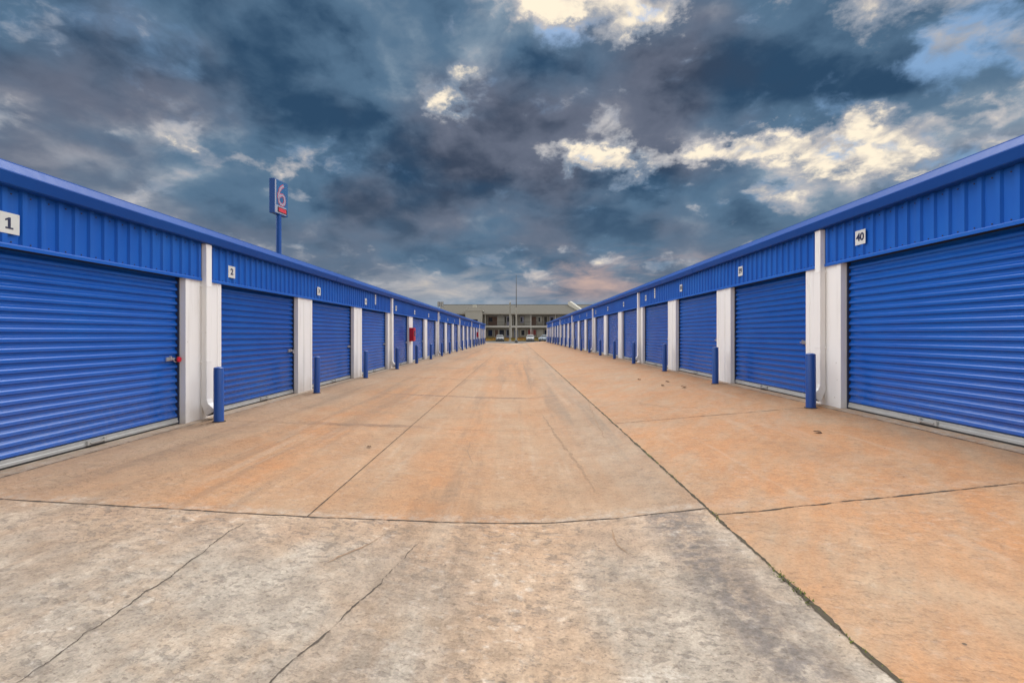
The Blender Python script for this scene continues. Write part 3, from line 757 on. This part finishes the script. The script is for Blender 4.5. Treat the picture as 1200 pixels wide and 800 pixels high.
e = empty('floodlight_pole', (-13.3, 80, 0)); tag(e, 'grey cluster of floodlights on a short mast behind the row with door 1', 'floodlight')
MB().lathe([(.12, -.1), (.10, 6.3)], n=12).build('mast', 'pole_grey', e, smooth=40)
MB().box(-.50, .50, -.05, .05, 6.0, 6.08).build('crossbar', 'pole_grey', e)
for i, x in enumerate((-.36, .0, .36)):
    l = MB().box(x-.16, x+.16, -.30, .18, 6.45, 7.30).build('lamp', 'lamp_grey', e, bevel=.03)
    MB().box(x-.13, x+.13, -.312, -.3005, 6.50, 7.25).build('lens', 'pole_grey', l)
    MB().box(x-.02, x+.02, -.04, .04, 6.08, 6.448).build('bracket', 'pole_grey', l)

def pylon():
    Yc = 50.0; x0 = (321.5-605)/533*Yc
    e = empty('pylon_sign', (x0, Yc, 0), -R(9.0))
    tag(e, 'tall blue pylon sign with a pink edged figure 6 and a red price box', 'pylon sign')
    W, T, Z0, Z1 = 2.30, .62, 14.95, 18.75
    # local: face plane x = 0 towards the drive, width along +y, thickness along -x
    MB().box(-T, -.001, 0, W, Z0, Z1).build('cabinet', 'sign_blue', e, bevel=.03)
    MB().box(.0, .02, .06, W-.06, Z0+.06, Z1-.06).build('face_panel', 'sign_panel_blue', e)
    pts = [(.08, Z0+.08), (W-.08, Z0+.08), (W-.08, Z0+1.15), (W-.45, Z0+1.2), (W-.8, Z1-1.3), (.62, Z1-.09), (.08, Z1-.09)]
    MB().prism([(.08, Z0+.08), (W-.30, Z0+.08), (W-.30, Z0+.95), (.30, Z0+.95), (.30, Z1-.09), (.08, Z1-.09)], .021, .026, lambda y, z, x: (x, y, z)).build('face_band', 'sign_white', e)
    # figure 6 out of swept strokes
    def path6(o):
        P = [(1.52, 3.35), (1.15, 3.1), (.86, 2.72), (.70, 2.25), (.66, 1.8), (.74, 1.4), (1.0, 1.16), (1.34, 1.14), (1.62, 1.34), (1.72, 1.7), (1.62, 2.06), (1.36, 2.24), (1.04, 2.18), (.82, 1.95)]
        return [(o, y, Z0+z) for y, z in P]
    pk = MB().tube(path6(.035), .20, 10)
    pk.v = [(.027 + (x-.035)*.05+.010, y, z) for x, y, z in pk.v]
    six = pk.build('figure_edge', 'sign_pink', e)
    wh = MB().tube(path6(.035), .105, 10)
    wh.v = [(.058 + (x-.035)*.04, y, z) for x, y, z in wh.v]
    wh.build('figure', 'sign_white', six)
    MB().box(.027, .07, .55, W-.25, Z0+.22, Z0+.78).build('price_box', 'sign_dark', e)
    MB().box(.0705, .078, .68, W-.40, Z0+.30, Z0+.70).build('price_screen', 'sign_led', e)
    MB().lathe([(.30, -.1), (.27, Z0-.002)], (-.31, 1.15, 0), 20).build('pole', 'sign_blue', e, smooth=40)
    MB().lathe([(.5, -.1), (.5, .3)], (-.31, 1.15, 0), 20).build('footing', 'foundation_concrete', e, smooth=40)
pylon()

# ------------------------------------------------------------------ cars
def car(x, y, rz, paintm, lab):
    e = empty('parked_car', (x, y, -.012), rz); tag(e, lab, 'car', 'cars parked before the motel')
    def loop(yy, w, z0, z1, r=.10):
        return [(-w+r, yy, z0), (w-r, yy, z0), (w, yy, z0+r), (w, yy, z1-r*1.6), (w-r*.9, yy, z1-.02), (w*.45, yy, z1), (-w*.45, yy, z1), (-w+r*.9, yy, z1-.02), (-w, yy, z1-r*1.6), (-w, yy, z0+r)]
    S = [(-2.25,.62,.36,.66),(-2.18,.80,.27,.76),(-1.9,.88,.24,.86),(-1.1,.91,.22,.98),(-.6,.92,.22,1.02),(.6,.92,.22,1.04),(1.6,.91,.24,1.05),(2.05,.87,.28,1.02),(2.2,.74,.36,.92)]
    body = MB().loft([loop(*q) for q in S]).build('body', paintm, e, smooth=50)
    G = [(-1.10,.74,.98,1.00),(-.45,.70,1.0,1.40),(.0,.68,1.0,1.50),(.9,.68,1.0,1.49),(1.45,.70,1.0,1.30),(1.85,.74,1.0,1.06)]
    MB().loft([[(-w-.08, yy, z0), (w+.08, yy, z0), (w, yy, z1-.03), (w*.85, yy, z1), (-w*.85, yy, z1), (-w, yy, z1-.03)] for yy, w, z0, z1 in G]).build('window_glass', 'car_glass', e, smooth=50)
    MB().loft([[(-w, yy, z), (w, yy, z), (w*.96, yy, z+.035), (-w*.96, yy, z+.035)] for yy, w, z in ((-.42,.66,1.395),(0,.66,1.492),(.9,.66,1.485),(1.4,.66,1.315))]).build('roof', paintm, e, smooth=50)
    for sx in (-1, 1):
        MB().prism([(-1.08, 1.0), (-1.0, 1.0), (-.40, 1.42), (-.47, 1.42)], .70, .75, lambda yy, z, q: (sx*q, yy, z)).build('pillar', paintm, e)
        MB().box(*sorted((sx*.44, sx*.78)), -2.235, -2.15, .60, .74).build('headlight', 'headlight_glass', e, bevel=.02)
        MB().box(*sorted((sx*.93, sx*1.06)), -.78, -.66, 1.0, 1.13).build('mirror', paintm, e, bevel=.02)
        for yy in (-1.4, 1.35):
            w = MB().lathe([(.20, -.11), (.31, -.10), (.33, -.07), (.33, .07), (.31, .10), (.20, .11)], (sx*.80, yy, .325), 22, 'x').build('wheel', 'tyre_rubber', e, smooth=40)
            MB().lathe([(.20, .111*sx), (.19, .118*sx), (.05, .124*sx)], (sx*.80, yy, .325), 16, 'x').build('rim', 'galvanised', w, smooth=40)
    MB().box(-.40, .40, -2.262, -2.20, .52, .66).build('grille', 'black_plastic', e, bevel=.01)
    MB().box(-.55, .55, -2.23, -2.15, .34, .46).build('bumper_intake', 'black_plastic', e, bevel=.01)
    MB().box(-.16, .16, -2.278, -2.263, .47, .56).build('license_plate', 'plate_white', e)
car(-3.8, 105.5, R(4), 'car_grey', 'grey sedan parked facing the drive before the motel')
car(3.25, 105.8, R(-3), 'car_white', 'white sedan parked facing the drive before the motel')
car(6.75, 105.2, R(-28), 'car_blue', 'pale blue sedan parked at an angle, half hidden by the row with door 40')

# ------------------------------------------------------------------ sky and light
SUN_EL, SUN_AZ = 60.0, 14.0      # azimuth clockwise from the way the camera looks
w = bpy.data.worlds.new('World'); scene.world = w; w.use_nodes = True
t = NT(w.node_tree); t.n.clear()
out = t.new('ShaderNodeOutputWorld'); bg = t.new('ShaderNodeBackground'); t.l.new(bg.outputs[0], out.inputs[0])
sky = t.new('ShaderNodeTexSky'); sky.sky_type = 'NISHITA'; sky.sun_disc = False
sky.sun_elevation = R(SUN_EL); sky.sun_rotation = R(SUN_AZ); sky.air_density = 1.2; sky.dust_density = 1.5; sky.ozone_density = 2.0
dirv = t.vm('NORMALIZE', t.new('ShaderNodeTexCoord').outputs['Generated'])
dx, dy, dz = t.sep(dirv)
inv = t.m('POWER', t.m('DIVIDE', 1.0, t.m('ADD', t.m('MAXIMUM', dz, 0.0), 0.22)), 0.45)
pl2 = t.vm('SCALE', t.comb(dx, dy, t.m('MULTIPLY', dz, 1.75)), scale=t.m('MULTIPLY', inv, 2.0))
wv = t.vm('SUBTRACT', t.noise(pl2, 1.6, 5, 0.6, out=1), (0.5, 0.5, 0.5))
wv2 = t.vm('SUBTRACT', t.noise(pl2, 5.0, 6, 0.65, out=1), (0.5, 0.5, 0.5))
wx, wy, wz = t.sep(wv); w2x, w2y, w2z = t.sep(wv2)
deg = 57.29578
az = t.m('MULTIPLY', t.m('ARCTAN2', dx, dy), deg); el = t.m('MULTIPLY', t.m('ARCSINE', dz), deg)
flat = t.step(el, 4.0, 26.0, 0.22, 1.0)
az_w = t.m('ADD', az, t.m('ADD', t.m('MULTIPLY', wx, 14.0), t.m('MULTIPLY', w2x, 9.0)))
el_w = t.m('ADD', el, t.m('MULTIPLY', flat, t.m('ADD', t.m('MULTIPLY', wy, 8.0), t.m('MULTIPLY', w2y, 6.0))))
def blobs(L):
    tot = None
    for a, e_, sa, se, wt in L:
        u = t.m('MULTIPLY', t.m('SUBTRACT', az_w, a), 1.0/sa); v = t.m('MULTIPLY', t.m('SUBTRACT', el_w, e_), 1.0/se)
        r2 = t.m('ADD', t.m('MULTIPLY', u, u), t.m('MULTIPLY', v, v))
        g_ = t.m('MULTIPLY', t.m('EXPONENT', t.m('MULTIPLY', r2, -1.0)), wt)
        tot = g_ if tot is None else t.m('ADD', tot, g_)
    return tot
# gaps in the cloud deck: azimuth, elevation, half widths (degrees), strength
GAPS = [(1.6,36.5,4.4,1.7,.85),(6.4,34.6,2.0,1.1,.55),(16.7,33.2,5.5,2.0,1.25),(14.2,36.8,8.0,2.2,1.1),(40.5,30.0,4.5,2.2,1.1),(37.2,27.0,2.6,1.4,.45),
 (7.0,20.6,6.0,1.6,.75),(11.5,21.4,5.5,1.8,.75),(24.0,20.2,8.5,1.5,.92),(33.0,19.4,6.0,1.5,.75),(42.0,18.2,7.0,1.7,.75),(33.5,14.8,4.0,2.6,.45),
 (38.5,15.6,3.5,1.8,.45),(25.2,12.6,1.1,1.1,.65),(-8.5,27.8,3.4,1.4,.75),(-6.0,29.6,2.4,1.3,.5),
 (-31.4,17.9,6.5,.8,.44),(-42.3,18.4,8.0,1.0,.34),(-25.1,15.2,1.6,1.1,.50),(-27.3,17.3,2.0,.7,.30),(-40.5,17.0,2.0,.6,.38)]
HORI = [(-13.0,5.6,11.0,2.0,.46),(9.5,6.9,9.0,2.3,.46),(-2,3.8,26.0,2.2,.28),(3.0,10.5,14.0,1.4,.12)]
VEIL = [(44.0,23.5,5.5,3.6,.9),(33.0,23.5,7.0,3.0,.55),(14.0,36.0,10.0,3.0,.6),(40.0,16.5,9.0,3.5,.7),(6.0,33.5,3.5,2.5,.8),(16,35.5,4,1.5,.5)]
MASS = [(-15.2,20.5,11.0,7.0,1.0),(-38,28,15,9,1.1),(23.5,27.0,10.5,6.0,1.2),(19.0,20.0,2.8,4.5,.8),(3.5,29.0,6.0,4.0,.8),(-3.0,20.0,8.0,5.5,.9),(12.0,13.5,16.0,4.0,.7),(26.0,14.0,2.4,3.0,.6),(-22,13.0,12,2.0,.3),(33,27,4,3,.5)]
LITE = [(-14.5,31.5,5.0,5.0,1.0),(-38.0,18.0,10.0,3.0,.75),(-30.0,14.0,14.0,2.5,.5),(-6.0,30.5,5.0,3.0,.8),(40.0,18.0,11.0,3.5,.7),(9.0,21.0,7.0,2.6,.7),(-20.0,36.0,6.0,3.0,.4),(2,35,7,3,.7),(34,15,6,4,.6)]
gaps = blobs(GAPS); hori = blobs(HORI); veil = blobs(VEIL); mass = blobs(MASS); lite = blobs(LITE)
q2 = t.vm('ADD', pl2, t.vm('SCALE', wv, scale=0.28))
n_big = t.noise(pl2, 1.15, 7, 0.48, 0.2)
n_det = t.noise(q2, 3.0, 11, 0.56, 0.1)
SH = (0.05, 0.03, 0.16)
n_mid = t.noise(q2, 2.0, 8, 0.47, 0.1); n_off = t.noise(t.vm('ADD', q2, SH), 2.0, 8, 0.47, 0.1)
relief = t.m('SUBTRACT', n_mid, n_off)
n_fine = t.noise(q2, 8.0, 8, 0.58, 0.1)
def cen(n, k): return t.m('MULTIPLY', t.m('SUBTRACT', n, 0.5), k)
tt = t.m('ADD', t.m('MULTIPLY', gaps, 0.85), t.m('ADD', cen(n_big, 0.7), t.m('ADD', cen(n_det, 2.3), cen(n_fine, 0.7))))
tt = t.m('SUBTRACT', tt, t.m('ADD', 0.06, t.m('MULTIPLY', mass, 0.34)))
K = 5.0     # picture value -> radiance (exposure 1 doubles it, world strength is 0.1)
def disp(r, g, b):
    f = lambda c: (c/255/12.92 if c/255 <= .04045 else ((c/255+.055)/1.055)**2.4)*K
    return (f(r), f(g), f(b))
lum_d = t.m('ADD', t.m('SUBTRACT', t.m('MULTIPLY', lite, 0.50), t.m('MULTIPLY', mass, 0.36)), t.m('ADD', cen(n_big, 1.0), t.m('ADD', t.m('MULTIPLY', relief, 2.1), cen(n_det, 0.8))))
hue = t.step(t.noise(pl2, 1.0, 4, 0.5), 0.42, 0.60)
dark = t.mix(t.step(lum_d, -0.62, 0.0), t.mix(hue, disp(44, 72, 100), disp(56, 68, 88)), t.mix(hue, disp(84, 112, 138), disp(98, 106, 124)))
dark = t.mix(t.step(lum_d, -0.05, 0.60), dark, t.mix(hue, disp(138, 156, 172), disp(160, 160, 168)))
dark = t.mix(t.step(el, 6.0, 19.0, 0.45, 0.0), dark, disp(98, 122, 145))
clear = t.mix(t.step(el, 5.0, 32.0, 0.7, 0.5), t.vm('SCALE', sky.outputs[0], scale=0.75), disp(98, 150, 196))
vf = t.m('MULTIPLY', t.step(t.m('ADD', veil, t.m('ADD', cen(n_det, 3.2), cen(n_big, 1.4))), 0.25, 0.95, 0.0, 0.85), t.step(mass, 0.2, 0.9, 1.0, 0.35))
c = t.mix(vf, dark, t.mix(0.35, clear, disp(96, 138, 178)))
mid = t.mix(t.step(relief, -0.12, 0.12), disp(120, 136, 156), disp(184, 182, 184))
cf = t.m('ADD', t.m('MULTIPLY', relief, 1.2), t.m('ADD', cen(n_fine, 1.6), cen(n_det, 0.7)))
cream = t.mix(t.step(cf, -0.30, 0.22), disp(176, 174, 176), disp(250, 236, 212))
c = t.mix(t.step(tt, -0.02, 0.36), c, mid)
c = t.mix(t.step(tt, 0.28, 0.62), c, cream)
c = t.mix(t.m('MULTIPLY', t.step(tt, 0.62, 0.95), t.step(cf, 0.12, -0.22, 0.0, 0.9)), c, clear)
hn = t.noise(t.comb(t.m('MULTIPLY', az, 0.10), t.m('MULTIPLY', el, 0.34), 0.0), 1.5, 9, 0.58, 0.5)
ht = t.m('ADD', hori, cen(hn, 1.7))
warm = t.mix(t.step(az, -4.0, 9.0), disp(164, 166, 172), disp(176, 156, 154))
low = t.step(el, 8.0, 12.5, 1.0, 0.0)
c = t.mix(t.m('MULTIPLY', t.step(ht, 0.05, 0.70, 0.0, 0.85), low), c, warm)
c = t.mix(t.m('MULTIPLY', t.step(ht, 0.50, 0.95, 0.0, 0.75), low), c, t.mix(t.step(az, -4.0, 9.0), disp(200, 190, 180), disp(204, 174, 160)))
c = t.mix(t.step(el, 2.0, 5.5, 0.75, 0.0), c, disp(144, 164, 182))
# unseen overcast outside the dark front, brightness added to light walls and doors
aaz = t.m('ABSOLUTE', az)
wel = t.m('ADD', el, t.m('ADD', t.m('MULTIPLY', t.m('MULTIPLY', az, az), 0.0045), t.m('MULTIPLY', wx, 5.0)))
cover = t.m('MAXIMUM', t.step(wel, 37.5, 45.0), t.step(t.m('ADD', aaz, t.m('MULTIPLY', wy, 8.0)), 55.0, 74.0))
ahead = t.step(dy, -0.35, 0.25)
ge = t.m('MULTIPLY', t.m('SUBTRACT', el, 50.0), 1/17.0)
glow = t.m('MULTIPLY', t.m('EXPONENT', t.m('MULTIPLY', t.m('MULTIPLY', ge, ge), -1.0)), ahead)  # added bright band above the view, for highlights on the door ribs
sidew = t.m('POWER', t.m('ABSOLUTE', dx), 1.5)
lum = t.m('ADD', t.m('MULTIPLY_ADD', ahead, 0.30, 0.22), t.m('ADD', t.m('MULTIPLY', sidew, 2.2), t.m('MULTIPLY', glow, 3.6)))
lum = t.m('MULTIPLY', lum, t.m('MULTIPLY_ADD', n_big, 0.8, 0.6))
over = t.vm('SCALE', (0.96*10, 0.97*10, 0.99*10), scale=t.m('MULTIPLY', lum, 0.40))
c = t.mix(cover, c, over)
c = t.mix(t.step(dz, -0.03, 0.0, 1.0, 0.0), c, disp(120, 110, 100))
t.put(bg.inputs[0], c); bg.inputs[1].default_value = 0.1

sl = bpy.data.lights.new('sun', 'SUN'); sl.energy = 0.75; sl.angle = R(18); sl.color = (1.0, 0.965, 0.91)
so = bpy.data.objects.new('sun', sl); col.objects.link(so); so.location = (0, -20, 30)
sd = Vector((math.sin(R(SUN_AZ))*math.cos(R(SUN_EL)), math.cos(R(SUN_AZ))*math.cos(R(SUN_EL)), math.sin(R(SUN_EL))))
so.rotation_euler = sd.to_track_quat('Z', 'Y').to_euler()

# ------------------------------------------------------------------ camera
cd = bpy.data.cameras.new('camera'); cam = bpy.data.objects.new('camera', cd); col.objects.link(cam)
cam.location = (0, 0, 1.52); cam.rotation_euler = (R(90), 0, 0)
cd.lens = 16.0; cd.sensor_width = 36.0; cd.shift_x = -5/1200; cd.shift_y = -8/1200
cd.clip_start = .05; cd.clip_end = 2000
scene.camera = cam
vs = scene.view_settings
scene.display_settings.display_device = 'sRGB'
vs.view_transform = 'Standard'; vs.look = 'None'; vs.exposure = 1.12; vs.gamma = 1.0; vs.use_curve_mapping = False
scene.cycles.max_bounces = 6
